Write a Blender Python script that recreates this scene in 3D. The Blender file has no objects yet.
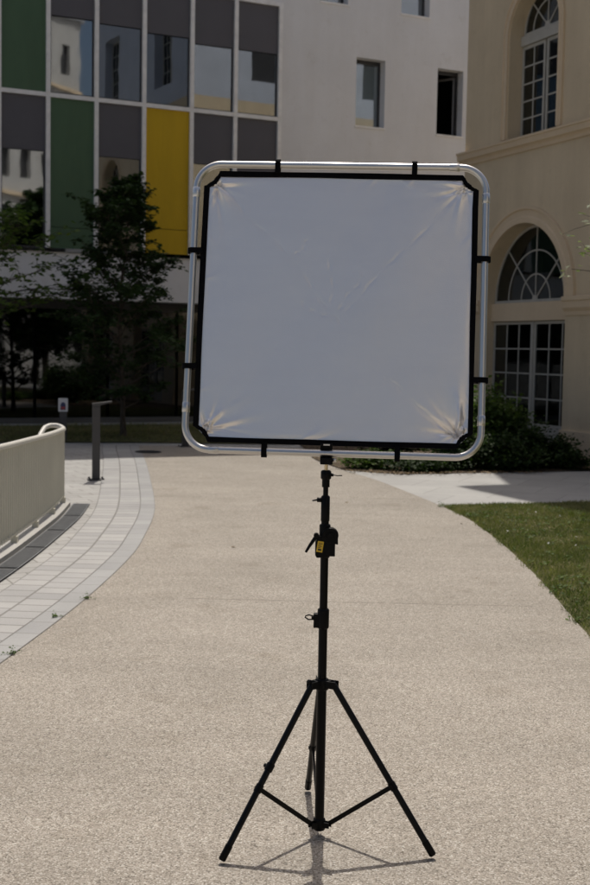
import bpy, math, random
from math import sin, cos, pi, radians, sqrt, atan2
from mathutils import Vector, Matrix

scene = bpy.context.scene
COL = scene.collection

# ------------------------------------------------------------------ camera
PITCH, ROLL = radians(4.3), radians(1.0)
cam_data = bpy.data.cameras.new('camera')
cam = bpy.data.objects.new('camera', cam_data)
COL.objects.link(cam)
cam_data.sensor_fit = 'HORIZONTAL'
cam_data.sensor_width = 24.0
cam_data.lens = 50.0
cam_data.clip_end = 1000
cam_data.clip_start = 0.05
_m = Matrix.Rotation(pi / 2 - PITCH, 4, 'X') @ Matrix.Rotation(ROLL, 4, 'Z')
cam.matrix_world = Matrix.Translation((0, 0, 1.73)) @ _m
cam_data.dof.use_dof = True
cam_data.dof.focus_distance = 4.4
cam_data.dof.aperture_fstop = 6.3
scene.camera = cam

# ------------------------------------------------------------------ light
SUN_EL, SUN_AZ = radians(62.4), radians(2.0)      # azimuth clockwise from +Y
world = bpy.data.worlds.new('World')
scene.world = world
world.use_nodes = True
wn = world.node_tree.nodes
wl = world.node_tree.links
wn.clear()
sky = wn.new('ShaderNodeTexSky')
sky.sky_type = 'NISHITA'
sky.sun_disc = False
sky.sun_elevation = SUN_EL
sky.sun_rotation = SUN_AZ
sky.air_density = 1.0
sky.dust_density = 6.0
sky.ozone_density = 1.0
bg = wn.new('ShaderNodeBackground')
bg.inputs['Strength'].default_value = 0.078
wo = wn.new('ShaderNodeOutputWorld')
wl.new(sky.outputs[0], bg.inputs['Color'])
wl.new(bg.outputs[0], wo.inputs['Surface'])

sd = bpy.data.lights.new('sun', 'SUN')
sd.energy = 3.0
sd.angle = radians(0.53)
sd.color = (1.0, 0.95, 0.88)
sun = bpy.data.objects.new('sun', sd)
COL.objects.link(sun)
_d = Vector((sin(SUN_AZ) * cos(SUN_EL), cos(SUN_AZ) * cos(SUN_EL), sin(SUN_EL)))
sun.rotation_euler = _d.to_track_quat('Z', 'Y').to_euler()
sun.location = _d * 60

scene.view_settings.view_transform = 'Standard'
scene.view_settings.look = 'None'
scene.view_settings.exposure = 0.2
scene.view_settings.gamma = 1.0
scene.view_settings.use_curve_mapping = False
scene.render.engine = 'CYCLES'
scene.cycles.max_bounces = 8

# ------------------------------------------------------------------ helpers
class MB:
    def __init__(s):
        s.v, s.f, s.uv, s.sm = [], [], [], []
    def add(s, vs, fs, uvs=None, smooth=False):
        b = len(s.v)
        s.v += [tuple(p) for p in vs]
        for i, f in enumerate(fs):
            s.f.append(tuple(b + k for k in f))
            s.uv.append(uvs[i] if uvs else None)
            s.sm.append(smooth)
        return s
    def box(s, x0, x1, y0, y1, z0, z1, m=None):
        vs = [Vector((x, y, z)) for z in (z0, z1) for y in (y0, y1) for x in (x0, x1)]
        if m is not None:
            vs = [m @ p for p in vs]
        return s.add(vs, [(0, 2, 3, 1), (4, 5, 7, 6), (0, 1, 5, 4), (2, 6, 7, 3), (0, 4, 6, 2), (1, 3, 7, 5)])
    def tube(s, pts, r, n=10, closed=False, caps=True, smooth=True):
        pts = [Vector(p) for p in pts]
        N = len(pts)
        rs = r if isinstance(r, (list, tuple)) else [r] * N
        tang = []
        for i in range(N):
            if closed:
                t = pts[(i + 1) % N] - pts[i - 1]
            else:
                t = pts[min(i + 1, N - 1)] - pts[max(i - 1, 0)]
            tang.append(t.normalized())
        ref = Vector((0, 0, 1)) if abs(tang[0].z) < .9 else Vector((1, 0, 0))
        a = tang[0].cross(ref).normalized()
        vs = []
        for i in range(N):
            t = tang[i]
            a = (a - t * a.dot(t)).normalized()
            b = t.cross(a)
            for k in range(n):
                w = 2 * pi * k / n
                vs.append(pts[i] + (a * cos(w) + b * sin(w)) * rs[i])
        fs = []
        for i in range(N if closed else N - 1):
            j = (i + 1) % N
            for k in range(n):
                l = (k + 1) % n
                fs.append((i * n + k, i * n + l, j * n + l, j * n + k))
        s.add(vs, fs, smooth=smooth)
        if caps and not closed:
            s.add(vs[:n], [tuple(range(n))[::-1]])
            s.add(vs[-n:], [tuple(range(n))])
        return s
    def cyl(s, c, r, h, axis=(0, 0, 1), n=20, bev=0.0, r2=None):
        c = Vector(c); ax = Vector(axis).normalized()
        r2 = r if r2 is None else r2
        if bev:
            pts = [c, c + ax * bev, c + ax * (h - bev), c + ax * h]
            rs = [r - bev, r, r2, r2 - bev]
        else:
            pts = [c, c + ax * h]; rs = [r, r2]
        return s.tube(pts, rs, n=n, smooth=n > 8)
    def prism(s, poly, y0, y1, m=None):
        """poly in (x,z), extruded along y"""
        n = len(poly)
        vs = [Vector((x, y0, z)) for x, z in poly] + [Vector((x, y1, z)) for x, z in poly]
        if m is not None:
            vs = [m @ p for p in vs]
        fs = [tuple(range(n)), tuple(range(2 * n - 1, n - 1, -1))]
        for i in range(n):
            j = (i + 1) % n
            fs.append((i, i + n, j + n, j))
        return s.add(vs, fs)
    def build(s, name, mat, parent=None, loc=None, rotz=0, bevel=0.0):
        me = bpy.data.meshes.new(name)
        me.from_pydata([tuple(p) for p in s.v], [], s.f)
        if any(u is not None for u in s.uv):
            lay = me.uv_layers.new(name='UVMap')
            for p in me.polygons:
                u = s.uv[p.index]
                if u:
                    for k, li in enumerate(p.loop_indices):
                        lay.data[li].uv = u[k]
        me.polygons.foreach_set('use_smooth', s.sm)
        me.materials.append(mat)
        me.update()
        o = bpy.data.objects.new(name, me)
        COL.objects.link(o)
        if parent is not None:
            o.parent = parent
        if loc is not None:
            o.location = loc
        o.rotation_euler.z = rotz
        if bevel:
            b = o.modifiers.new('bevel', 'BEVEL')
            b.width = bevel; b.segments = 2; b.limit_method = 'ANGLE'
        return o

def empty(name, loc=(0, 0, 0), rotz=0.0):
    o = bpy.data.objects.new(name, None)
    COL.objects.link(o)
    o.location = loc
    o.rotation_euler = (0, 0, rotz)
    o.empty_display_size = 0.2
    return o

def tag(o, label=None, cat=None, group=None, kind=None):
    if label: o['label'] = label
    if cat: o['category'] = cat
    if group: o['group'] = group
    if kind: o['kind'] = kind
    return o

def copy_tree(o, parent=None):
    c = o.copy()
    COL.objects.link(c)
    if parent is not None:
        c.parent = parent
    for ch in list(o.children):
        copy_tree(ch, c)
    return c

def spline(pts, n=12):
    """Catmull-Rom through pts"""
    P = [Vector(p) for p in pts]
    P = [P[0] * 2 - P[1]] + P + [P[-1] * 2 - P[-2]]
    out = []
    for i in range(1, len(P) - 2):
        for k in range(n):
            t = k / n
            a, b, c, d = P[i - 1], P[i], P[i + 1], P[i + 2]
            out.append(0.5 * ((2 * b) + (c - a) * t + (2 * a - 5 * b + 4 * c - d) * t * t + (3 * b - a - 3 * c + d) * t ** 3))
    out.append(P[-2])
    return out

# ------------------------------------------------------------------ materials
class NT:
    def __init__(s, name):
        s.m = bpy.data.materials.new(name)
        s.m.use_nodes = True
        s.t = s.m.node_tree
        s.b = s.t.nodes['Principled BSDF']
        s.out = s.t.nodes['Material Output']
    def n(s, kind, **kw):
        o = s.t.nodes.new('ShaderNode' + kind)
        for k, v in kw.items():
            if k.startswith('i_'):
                o.inputs[k[2:].replace('_', ' ')].default_value = v
            else:
                setattr(o, k, v)
        return o
    def l(s, a, b):
        s.t.links.new(a, b)
    def coords(s, which='Object', scale=(1, 1, 1), rot=(0, 0, 0)):
        c = s.n('TexCoord'); m = s.n('Mapping')
        m.inputs['Scale'].default_value = scale
        m.inputs['Rotation'].default_value = rot
        s.l(c.outputs[which], m.inputs['Vector'])
        return m.outputs[0]
    def noise(s, vec, scale, detail=4, rough=.5):
        o = s.n('TexNoise'); o.inputs['Scale'].default_value = scale
        o.inputs['Detail'].default_value = detail; o.inputs['Roughness'].default_value = rough
        s.l(vec, o.inputs['Vector'])
        return o.outputs['Fac']
    def ramp(s, fac, stops):
        o = s.n('ValToRGB')
        e = o.color_ramp.elements
        while len(e) < len(stops): e.new(.5)
        for k, (p, c) in enumerate(stops):
            e[k].position = p
            e[k].color = (*c, 1) if len(c) == 3 else c
        s.l(fac, o.inputs[0])
        return o.outputs[0]
    def mix(s, fac, a, b, mode='MIX'):
        o = s.n('MixRGB', blend_type=mode)
        for i, v in ((0, fac), (1, a), (2, b)):
            if isinstance(v, (int, float)): o.inputs[i].default_value = v
            elif isinstance(v, tuple): o.inputs[i].default_value = (*v, 1) if len(v) == 3 else v
            else: s.l(v, o.inputs[i])
        return o.outputs[0]
    def math(s, op, a, b=0.0):
        o = s.n('Math', operation=op)
        for i, v in ((0, a), (1, b)):
            if isinstance(v, (int, float)): o.inputs[i].default_value = v
            else: s.l(v, o.inputs[i])
        return o.outputs[0]
    def bump(s, h, strength=.3, dist=.01):
        o = s.n('Bump')
        o.inputs['Strength'].default_value = strength
        o.inputs['Distance'].default_value = dist
        s.l(h, o.inputs['Height'])
        s.l(o.outputs[0], s.b.inputs['Normal'])
        return o
    def set(s, base=None, rough=None, metal=None, spec=None):
        for k, v in (('Base Color', base), ('Roughness', rough), ('Metallic', metal), ('Specular IOR Level', spec)):
            if v is None: continue
            if isinstance(v, tuple): s.b.inputs[k].default_value = (*v, 1)
            elif isinstance(v, (int, float)): s.b.inputs[k].default_value = v
            else: s.l(v, s.b.inputs[k])
        return s

def grey(c):
    return (c, c, c)

def paint(name, base, rough=.5, metal=0.0, var=.12, nscale=6.0, spec=.5, bump=0.0):
    t = NT(name)
    v = t.coords()
    f = t.noise(v, nscale, 6, .6)
    lo = tuple(c * (1 - var) for c in base); hi = tuple(min(1, c * (1 + var)) for c in base)
    t.set(t.ramp(f, [(.25, lo), (.75, hi)]), rough, metal, spec)
    if bump:
        t.bump(t.noise(v, nscale * 20, 3), bump, .002)
    return t.m

def mat_path():
    t = NT('resin_bound_gravel')
    v = t.coords()
    # warp so that stones are not in a grid
    vo = t.n('TexVoronoi'); vo.inputs['Scale'].default_value = 165
    t.l(v, vo.inputs['Vector'])
    sep = t.n('SeparateColor'); t.l(vo.outputs['Color'], sep.inputs[0])
    stones = t.ramp(sep.outputs[0], [(0, (.14, .124, .104)), (.10, (.265, .236, .197)), (.45, (.345, .310, .263)), (.8, (.40, .364, .313)), (1, (.54, .51, .46))])
    gap = t.ramp(vo.outputs['Distance'], [(.0, (1, 1, 1)), (.45, (1, 1, 1)), (.8, (.58, .55, .51))])
    c = t.mix(1.0, stones, gap, 'MULTIPLY')
    vo2 = t.n('TexVoronoi'); vo2.inputs['Scale'].default_value = 48
    t.l(v, vo2.inputs['Vector'])
    sep2 = t.n('SeparateColor'); t.l(vo2.outputs['Color'], sep2.inputs[0])
    c = t.mix(1.0, c, t.ramp(sep2.outputs[1], [(0, grey(.92)), (1, grey(1.06))]), 'MULTIPLY')
    big = t.noise(v, .9, 6, .6)
    c = t.mix(1.0, c, t.ramp(big, [(.3, (.88, .875, .86)), (.7, (1.07, 1.065, 1.06))]), 'MULTIPLY')
    # drag marks / weathering along the path
    v2 = t.coords(scale=(.35, 2.6, 1))
    streak = t.noise(v2, 1.4, 5, .6)
    c = t.mix(1.0, c, t.ramp(streak, [(.35, grey(.95)), (.65, grey(1.03))]), 'MULTIPLY')
    # darker stains
    st = t.noise(v, 2.3, 3, .5)
    c = t.mix(1.0, c, t.ramp(st, [(.60, grey(1)), (.74, (.86, .845, .82))]), 'MULTIPLY')
    # faint day joints across the path
    sp = t.n('SeparateXYZ'); t.l(v, sp.inputs[0])
    wv = t.math('ADD', t.math('MULTIPLY', t.noise(v, 1.2, 4), .10), t.math('MULTIPLY', t.noise(v, 14, 3), .012))
    for y0, sl in ((8.36, .03), (14.3, -.05)):
        yy = t.math('ADD', t.math('SUBTRACT', sp.outputs[1], y0), t.math('ADD', t.math('MULTIPLY', sp.outputs[0], sl), wv))
        d = t.math('ABSOLUTE', t.math('SUBTRACT', yy, .055))
        lm = t.math('MULTIPLY', t.math('LESS_THAN', d, .008), t.math('GREATER_THAN', t.noise(v, 2.2, 2), .46))
        c = t.mix(t.math('MULTIPLY', lm, .6), c, (.10, .085, .07))
    # small leaf and dirt flecks
    v3 = t.n('TexVoronoi'); v3.inputs['Scale'].default_value = 7
    t.l(v, v3.inputs['Vector'])
    s3 = t.n('SeparateColor'); t.l(v3.outputs['Color'], s3.inputs[0])
    fl = t.math('MULTIPLY', t.math('LESS_THAN', v3.outputs['Distance'], .045), t.math('GREATER_THAN', s3.outputs[0], .82))
    c = t.mix(t.math('MULTIPLY', fl, .35), c, (.10, .08, .055))
    t.set(c, .75, 0, .25)
    h = t.math('SUBTRACT', 1.0, vo.outputs['Distance'])
    t.bump(h, .55, .004)
    return t.m

def mat_brick(name, c1, c2, mortar, w, h, msz, coord='Object', rot=0.0, off=.5, rough=.75, stain=.14):
    t = NT(name)
    v = t.coords(coord, rot=(0, 0, rot))
    b = t.n('TexBrick')
    b.offset = off
    b.inputs['Scale'].default_value = 1
    b.inputs['Brick Width'].default_value = w
    b.inputs['Row Height'].default_value = h
    b.inputs['Mortar Size'].default_value = msz
    b.inputs['Mortar Smooth'].default_value = .3
    b.inputs['Bias'].default_value = 0
    b.inputs['Color1'].default_value = (*c1, 1)
    b.inputs['Color2'].default_value = (*c2, 1)
    b.inputs['Mortar'].default_value = (*mortar, 1)
    t.l(v, b.inputs['Vector'])
    vv = t.coords()
    n1 = t.noise(vv, 1.1, 6, .62)
    c = t.mix(1.0, b.outputs['Color'], t.ramp(n1, [(.3, grey(1 - stain)), (.7, grey(1 + stain * .5))]), 'MULTIPLY')
    n2 = t.noise(vv, 90, 4, .6)
    c = t.mix(1.0, c, t.ramp(n2, [(.3, grey(.9)), (.7, grey(1.06))]), 'MULTIPLY')
    t.set(c, rough, 0, .3)
    t.bump(t.math('SUBTRACT', t.math('MULTIPLY', n2, .15), b.outputs['Fac']), .5, .004)
    return t.m

def mat_render(name, base, var=.07, rough=.85, streaks=True, sk=.95):
    """painted render / plaster"""
    t = NT(name)
    v = t.coords()
    n = t.noise(v, .55, 7, .62)
    c = t.ramp(n, [(.3, tuple(k * (1 - var) for k in base)), (.7, tuple(k * (1 + var * .6) for k in base))])
    if streaks:
        v2 = t.coords(scale=(1.1, 1.1, .16))
        s_ = t.noise(v2, 1.6, 5, .65)
        c = t.mix(1.0, c, t.ramp(s_, [(.3, (sk, sk * .99, sk * .975)), (.62, (1, 1, 1))]), 'MULTIPLY')
    n3 = t.noise(v, 28, 4, .6)
    c = t.mix(1.0, c, t.ramp(n3, [(.3, grey(.97)), (.7, grey(1.02))]), 'MULTIPLY')
    n4 = t.noise(v, 2.4, 8, .72)
    c = t.mix(1.0, c, t.ramp(n4, [(.56, (1, 1, 1)), (.72, (.90, .885, .86))]), 'MULTIPLY')
    t.set(c, rough, 0, .2)
    t.bump(t.noise(v, 60, 4, .6), .12, .004)
    return t.m

def mat_glass(name, refl=.3, tint=(.75, .8, .8), wob=.004):
    t = NT(name)
    t.t.nodes.remove(t.b)
    tr = t.n('BsdfTransparent'); tr.inputs[0].default_value = (*tint, 1)
    gl = t.n('BsdfGlossy'); gl.inputs['Roughness'].default_value = .02
    gl.inputs['Color'].default_value = (.9, .92, .95, 1)
    v = t.coords()
    bp = t.n('Bump'); bp.inputs['Strength'].default_value = .25; bp.inputs['Distance'].default_value = wob
    t.l(t.noise(v, 1.3, 2, .4), bp.inputs['Height'])
    t.l(bp.outputs[0], gl.inputs['Normal'])
    fr = t.n('LayerWeight'); fr.inputs['Blend'].default_value = .25
    f = t.math('ADD', t.math('MULTIPLY', fr.outputs['Fresnel'], .6), refl)
    mx = t.n('MixShader')
    t.l(f, mx.inputs[0]); t.l(tr.outputs[0], mx.inputs[1]); t.l(gl.outputs[0], mx.inputs[2])
    t.l(mx.outputs[0], t.out.inputs['Surface'])
    return t.m

def mat_leaf(name, c1, c2, trans=.35):
    t = NT(name)
    g = t.n('NewGeometry')
    v = t.coords()
    n = t.noise(v, 2.2, 3, .6)
    r = t.math('ADD', t.math('MULTIPLY', g.outputs['Random Per Island'], .6), t.math('MULTIPLY', n, .5))
    if name == 'grass_blade':
        big = t.noise(v, .9, 5, .65)
        r = t.math('ADD', r, t.math('MULTIPLY', t.math('SUBTRACT', big, .5), 1.3))
        c = t.ramp(r, [(.1, (.052, .080, .022)), (.42, (.14, .165, .05)), (.72, (.27, .25, .11)), (1, (.38, .31, .19))])
    else:
        c = t.ramp(r, [(.15, c1), (.85, c2)])
    t.set(c, .6, 0, .15)
    tl = t.n('BsdfTranslucent'); 
    t.l(t.mix(1.0, c, (1.0, 1.25, .55), 'MULTIPLY'), tl.inputs[0])
    mx = t.n('MixShader'); mx.inputs[0].default_value = trans
    t.l(t.b.outputs[0], mx.inputs[1]); t.l(tl.outputs[0], mx.inputs[2])
    t.l(mx.outputs[0], t.out.inputs['Surface'])
    return t.m

def mat_bark():
    t = NT('bark')
    v = t.coords(scale=(1, 1, .25))
    n = t.noise(v, 30, 6, .65)
    t.set(t.ramp(n, [(.3, (.035, .028, .022)), (.7, (.12, .10, .08))]), .9, 0, .2)
    t.bump(n, .6, .01)
    return t.m

def mat_soil():
    t = NT('leaf_litter_soil')
    v = t.coords()
    vo = t.n('TexVoronoi'); vo.inputs['Scale'].default_value = 35
    t.l(v, vo.inputs['Vector'])
    sp = t.n('SeparateColor'); t.l(vo.outputs['Color'], sp.inputs[0])
    c = t.ramp(sp.outputs[0], [(0, (.03, .022, .015)), (.6, (.09, .065, .042)), (1, (.2, .15, .10))])
    t.set(c, .95, 0, .15)
    t.bump(t.noise(v, 25, 5), .8, .02)
    return t.m

def mat_lawn():
    t = NT('lawn_ground')
    v = t.coords()
    n = t.noise(v, 3.5, 7, .65)
    c = t.ramp(n, [(.3, (.05, .06, .022)), (.5, (.10, .095, .042)), (.72, (.20, .165, .10))])
    t.set(c, .95, 0, .1)
    t.bump(t.noise(v, 70, 4), .8, .02)
    return t.m

def mat_fabric():
    t = NT('silver_fabric')
    v = t.coords()
    # fine weave
    wv = t.n('TexNoise'); wv.inputs['Scale'].default_value = 420; wv.inputs['Detail'].default_value = 2
    t.l(v, wv.inputs['Vector'])
    n = t.noise(t.coords(scale=(1, 1, 6)), 2.5, 5, .6)
    c = t.ramp(n, [(.3, (.96, .925, .90)), (.7, (.99, .955, .93))])
    t.set(c, .25, .60, .5)
    soft = t.noise(t.coords(scale=(1, 1, 1)), 5, 3, .5)
    h = t.math('ADD', t.math('MULTIPLY', wv.outputs['Fac'], .0006), t.math('MULTIPLY', soft, .003))
    b = t.n('Bump'); b.inputs['Strength'].default_value = .8; b.inputs['Distance'].default_value = 1.0
    t.l(h, b.inputs['Height']); t.l(b.outputs[0], t.b.inputs['Normal'])
    return t.m

def mat_steel(name='brushed_aluminium', base=(.66, .655, .64), rough=.33):
    t = NT(name)
    v = t.coords()
    n = t.noise(v, 8, 4, .6)
    t.set(t.ramp(n, [(.3, tuple(c * .95 for c in base)), (.7, base)]), rough, 1.0)
    return t.m

def mat_panel(name, base):
    t = NT(name)
    v = t.coords(scale=(1, 1, .2))
    n = t.noise(v, 2.0, 5, .6)
    c = t.ramp(n, [(.3, tuple(k * .9 for k in base)), (.7, tuple(k * 1.06 for k in base))])
    t.set(c, .45, 0, .4)
    return t.m

M = dict(
    path=mat_path(),
    plaza=mat_brick('plaza_pavers', (.33, .32, .30), (.39, .38, .355), (.21, .20, .18), .40, .20, .009, rot=radians(-27)),
    band=mat_brick('kerb_band_pavers', (.31, .305, .295), (.395, .385, .365), (.20, .19, .175), .20, .24, .010, coord='UV', off=.37),
    border=mat_brick('border_pavers', (.295, .292, .285), (.33, .327, .315), (.23, .22, .205), .31, .40, .007, coord='UV', off=.0),
    pale=mat_brick('pale_slabs', (.36, .35, .33), (.41, .40, .375), (.29, .28, .26), .8, .8, .008, rot=radians(23)),
    soil=mat_soil(), lawn=mat_lawn(),
    blade=mat_leaf('grass_blade', (.055, .078, .018), (.215, .205, .085), .25),
    concrete_wall=mat_render('white_render', (.79, .78, .775)),
    ochre=mat_render('ochre_render', (.68, .56, .39), .10, sk=.88),
    trim=mat_render('pale_stone_trim', (.70, .56, .39), .05),
    white_frame=paint('white_frame', (.84, .82, .79), .45),
    win_paint=paint('window_paint', (.45, .43, .38), .45),
    dark_frame=paint('dark_frame', (.035, .035, .037), .4),
    blind=paint('roller_blind', (.115, .11, .12), .8, var=.05, nscale=2),
    glass=mat_glass('window_glass', .24),
    glass_dark=mat_glass('shopfront_glass', .10, (.30, .33, .32)),
    glass_old=mat_glass('old_window_glass', .05, (.35, .38, .38), .012),
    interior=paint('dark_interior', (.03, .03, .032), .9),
    green=mat_panel('green_panel', (.072, .135, .070)),
    yellow=mat_panel('yellow_panel', (.58, .37, .004)),
    roof=paint('zinc_roof', (.3, .3, .31), .5),
    rail=paint('beige_railing_paint', (.56, .535, .44), .4, var=.06, nscale=3),
    rail_top=paint('handrail_paint', (.58, .56, .50), .5, var=.04),
    bollard=paint('bollard_paint', (.055, .052, .052), .45),
    grate=None,
    black=paint('black_paint', (.003, .003, .0032), .35, var=.25, spec=.14),
    black_plastic=paint('black_plastic', (.003, .003, .0032), .45, var=.2, spec=.14),
    tape=paint('black_webbing', (.004, .004, .005), .9, var=.3, nscale=60, spec=.08),
    steel=mat_steel(), brass=mat_steel('brass_spigot', (.75, .60, .38), .3),
    leg_metal=paint('black_anodised', (.004, .004, .004), .3, metal=0, var=.15, spec=.2),
    fabric=mat_fabric(),
    label=paint('yellow_label', (.75, .48, .03), .5),
    ink=paint('black_ink', (.02, .02, .02), .6),
    leaf_dark=mat_leaf('leaf_dark', (.018, .036, .012), (.05, .085, .028), .25),
    leaf_mid=mat_leaf('leaf_mid', (.04, .075, .016), (.12, .17, .045), .35),
    leaf_pale=mat_leaf('leaf_pale', (.10, .125, .06), (.28, .30, .18), .3),
    leaf_shrub=mat_leaf('leaf_shrub', (.012, .024, .008), (.045, .075, .02), .25),
    bark=mat_bark(),
    flower=paint('daisy_white', (.75, .74, .70), .6),
    dry=mat_leaf('dry_leaf', (.10, .06, .03), (.25, .17, .09), .2),
    sign_white=paint('sign_white', (.7, .69, .67), .5, var=.03),
    sign_red=paint('sign_red', (.35, .05, .05), .5), sign_blue=paint('sign_blue', (.03, .04, .12), .5),
)

# ------------------------------------------------------------------ ground
def sheet(name, poly, z, mat, label=None):
    n = len(poly)
    from mathutils.geometry import tessellate_polygon
    vs = [Vector((p[0], p[1], 0)) for p in poly]
    tris = tessellate_polygon([vs])
    mb = MB().add([(p[0], p[1], z) for p in poly], [tuple(t) for t in tris])
    # make sure normals point up
    o = mb.build(name, mat)
    me = o.data
    for p in me.polygons:
        if p.normal.z < 0:
            p.flip()
    tag(o, kind='structure')
    return o

edge_pts = [(-3.0, -6), (-2.6, -3), (-2.25, 1), (-1.98, 3.6), (-1.74, 5.2), (-1.57, 6.6), (-1.42, 8.2), (-1.34, 9.9), (-1.36, 11.1), (-1.49, 13.1),
            (-1.88, 16.0), (-2.28, 18.7), (-2.6, 20.6), (-2.75, 21.6)]
edge = spline([(x, y, 0) for x, y in edge_pts], 14)

def offset_line(line, d):
    out = []
    for i, p in enumerate(line):
        t = (line[min(i + 1, len(line) - 1)] - line[max(i - 1, 0)]).normalized()
        out.append(p + Vector((-t.y, t.x, 0)) * d)
    return out

def strip(name, line, d0, d1, z, mat):
    a, b = offset_line(line, d0), offset_line(line, d1)
    mb = MB()
    L = 0
    for i in range(len(line) - 1):
        dl = (line[i + 1] - line[i]).length
        vs = [(a[i].x, a[i].y, z), (a[i + 1].x, a[i + 1].y, z), (b[i + 1].x, b[i + 1].y, z), (b[i].x, b[i].y, z)]
        mb.add(vs, [(0, 1, 2, 3)], [[(L, 0), (L + dl, 0), (L + dl, abs(d1 - d0)), (L, abs(d1 - d0))]])
        L += dl
    return tag(mb.build(name, mat), kind='structure')

sheet('ground', [(-150, -150), (150, -150), (150, 150), (-150, 150)], 0.0, M['plaza'])
right_edge = spline([(2.4, -6, 0), (2.1, 0, 0), (1.95, 4, 0), (1.85, 6, 0), (1.835, 7.5, 0), (1.855, 8.2, 0), (1.895, 9.2, 0), (1.905, 10.4, 0), (1.885, 11.5, 0),
                     (1.82, 12.7, 0), (1.67, 13.7, 0), (1.5, 14.6, 0), (1.09, 16.5, 0), (.72, 17.7, 0), (.3, 19.5, 0), (0.2, 21.6, 0)], 10)
sheet('path', [(p.x, p.y) for p in edge] + [(p.x, p.y) for p in reversed(right_edge)], 0.008, M['path'])
strip('paver_border', edge, 0.0, 0.155, 0.012, M['border'])
strip('paver_band', edge, 0.157, 0.637, 0.012, M['band'])
lawn_edge = [p for p in right_edge if p.y < 13.75]
sheet('lawn_soil', [(p.x, p.y) for p in lawn_edge] + [(1.78, 13.92), (2.6, 14.12), (3.5, 14.44), (5.2, 15.0), (7.5, 12.5), (14, -6)], 0.004, M['lawn'])
sheet('pavement', [(1.67, 13.7), (1.78, 13.92), (2.6, 14.12), (3.5, 14.44), (5.2, 15.0), (5.6, 15.2), (5.6, 16.9), (4.7, 18.7), (4.38, 18.25), (2.9, 17.75), (1.49, 17.25), (.72, 17.7), (1.09, 16.5), (1.5, 14.6)], 0.0045, M['pale'])
sheet('planting_bed_soil', [(.72, 17.7), (1.49, 17.25), (2.9, 17.75), (4.38, 18.25), (4.7, 18.7), (4.85, 19.0), (3.07, 23.2), (2.9, 24.5), (.0, 23.6), (.3, 19.5)], 0.016, M['soil'])
sheet('lawn_strip_soil', [(-12, 18.9), (-5.0, 21.75), (-2.9, 22.2), (0.0, 22.4), (0.0, 23.6), (2.9, 24.6), (2.9, 30.2), (-12, 23.4)], 0.016, M['lawn'])

# grass as many separate blades
def blades(name, inside, x0, x1, y0, y1, n, h, seed, label):
    rnd = random.Random(seed)
    mb = MB()
    k = 0
    while k < n:
        x, y = rnd.uniform(x0, x1), rnd.uniform(y0, y1)
        if not inside(x, y): continue
        k += 1
        if rnd.random() > .55 + .8 * (sin(x * 4.3 + 2.1 * sin(y * 1.9)) * sin(y * 3.7 + x * 1.3) * .5 + .5): continue
        patch = .6 + .5 * (sin(x * 3.1 + 1.7 * sin(y * 1.3)) * sin(y * 2.3 + x) * .5 + .5)
        hh = h * rnd.uniform(.45, 1.25) * patch
        a = rnd.uniform(0, 2 * pi); w = rnd.uniform(.0022, .0045)
        la = rnd.uniform(0, 2 * pi); ll = hh * rnd.uniform(.2, 1.0)
        dx, dy = cos(a) * w, sin(a) * w
        mb.add([(x - dx, y - dy, .004), (x + dx, y + dy, .004), (x + cos(la) * ll, y + sin(la) * ll, .004 + hh)], [(0, 1, 2)])
    o = mb.build(name, M['blade'])
    tag(o, label, 'grass', kind='stuff')
    return o

def redge_x(y):
    best = min(range(len(right_edge)), key=lambda i: abs(right_edge[i].y - y))
    return right_edge[best].x
RX = {i: redge_x(i * .05) for i in range(-20, 400)}
def in_lawn(x, y):
    return x > RX[int(round(y / .05))] + .02 * sin(y * 6.1) + .015 * sin(y * 15.7 + 1) + random.Random(int(x * 977 + y * 7919)).uniform(-.03, .03) and (y < 13.9 + (x - 1.78) * .31)
blades('lawn_grass', in_lawn, 1.65, 4.6, 6.4, 14.7, 120000, .038, 3, 'short uneven green lawn beside the curved gravel path')
blades('lawn_strip_grass', lambda x, y: y > 22.25 + (x + 2.9) * .15 and y < 27.0 + (x + 5) * .46, -7.5, 1.0, 20.8, 29, 26000, .09, 4,
       'shaded strip of grass in front of the glass ground floor')

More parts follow.
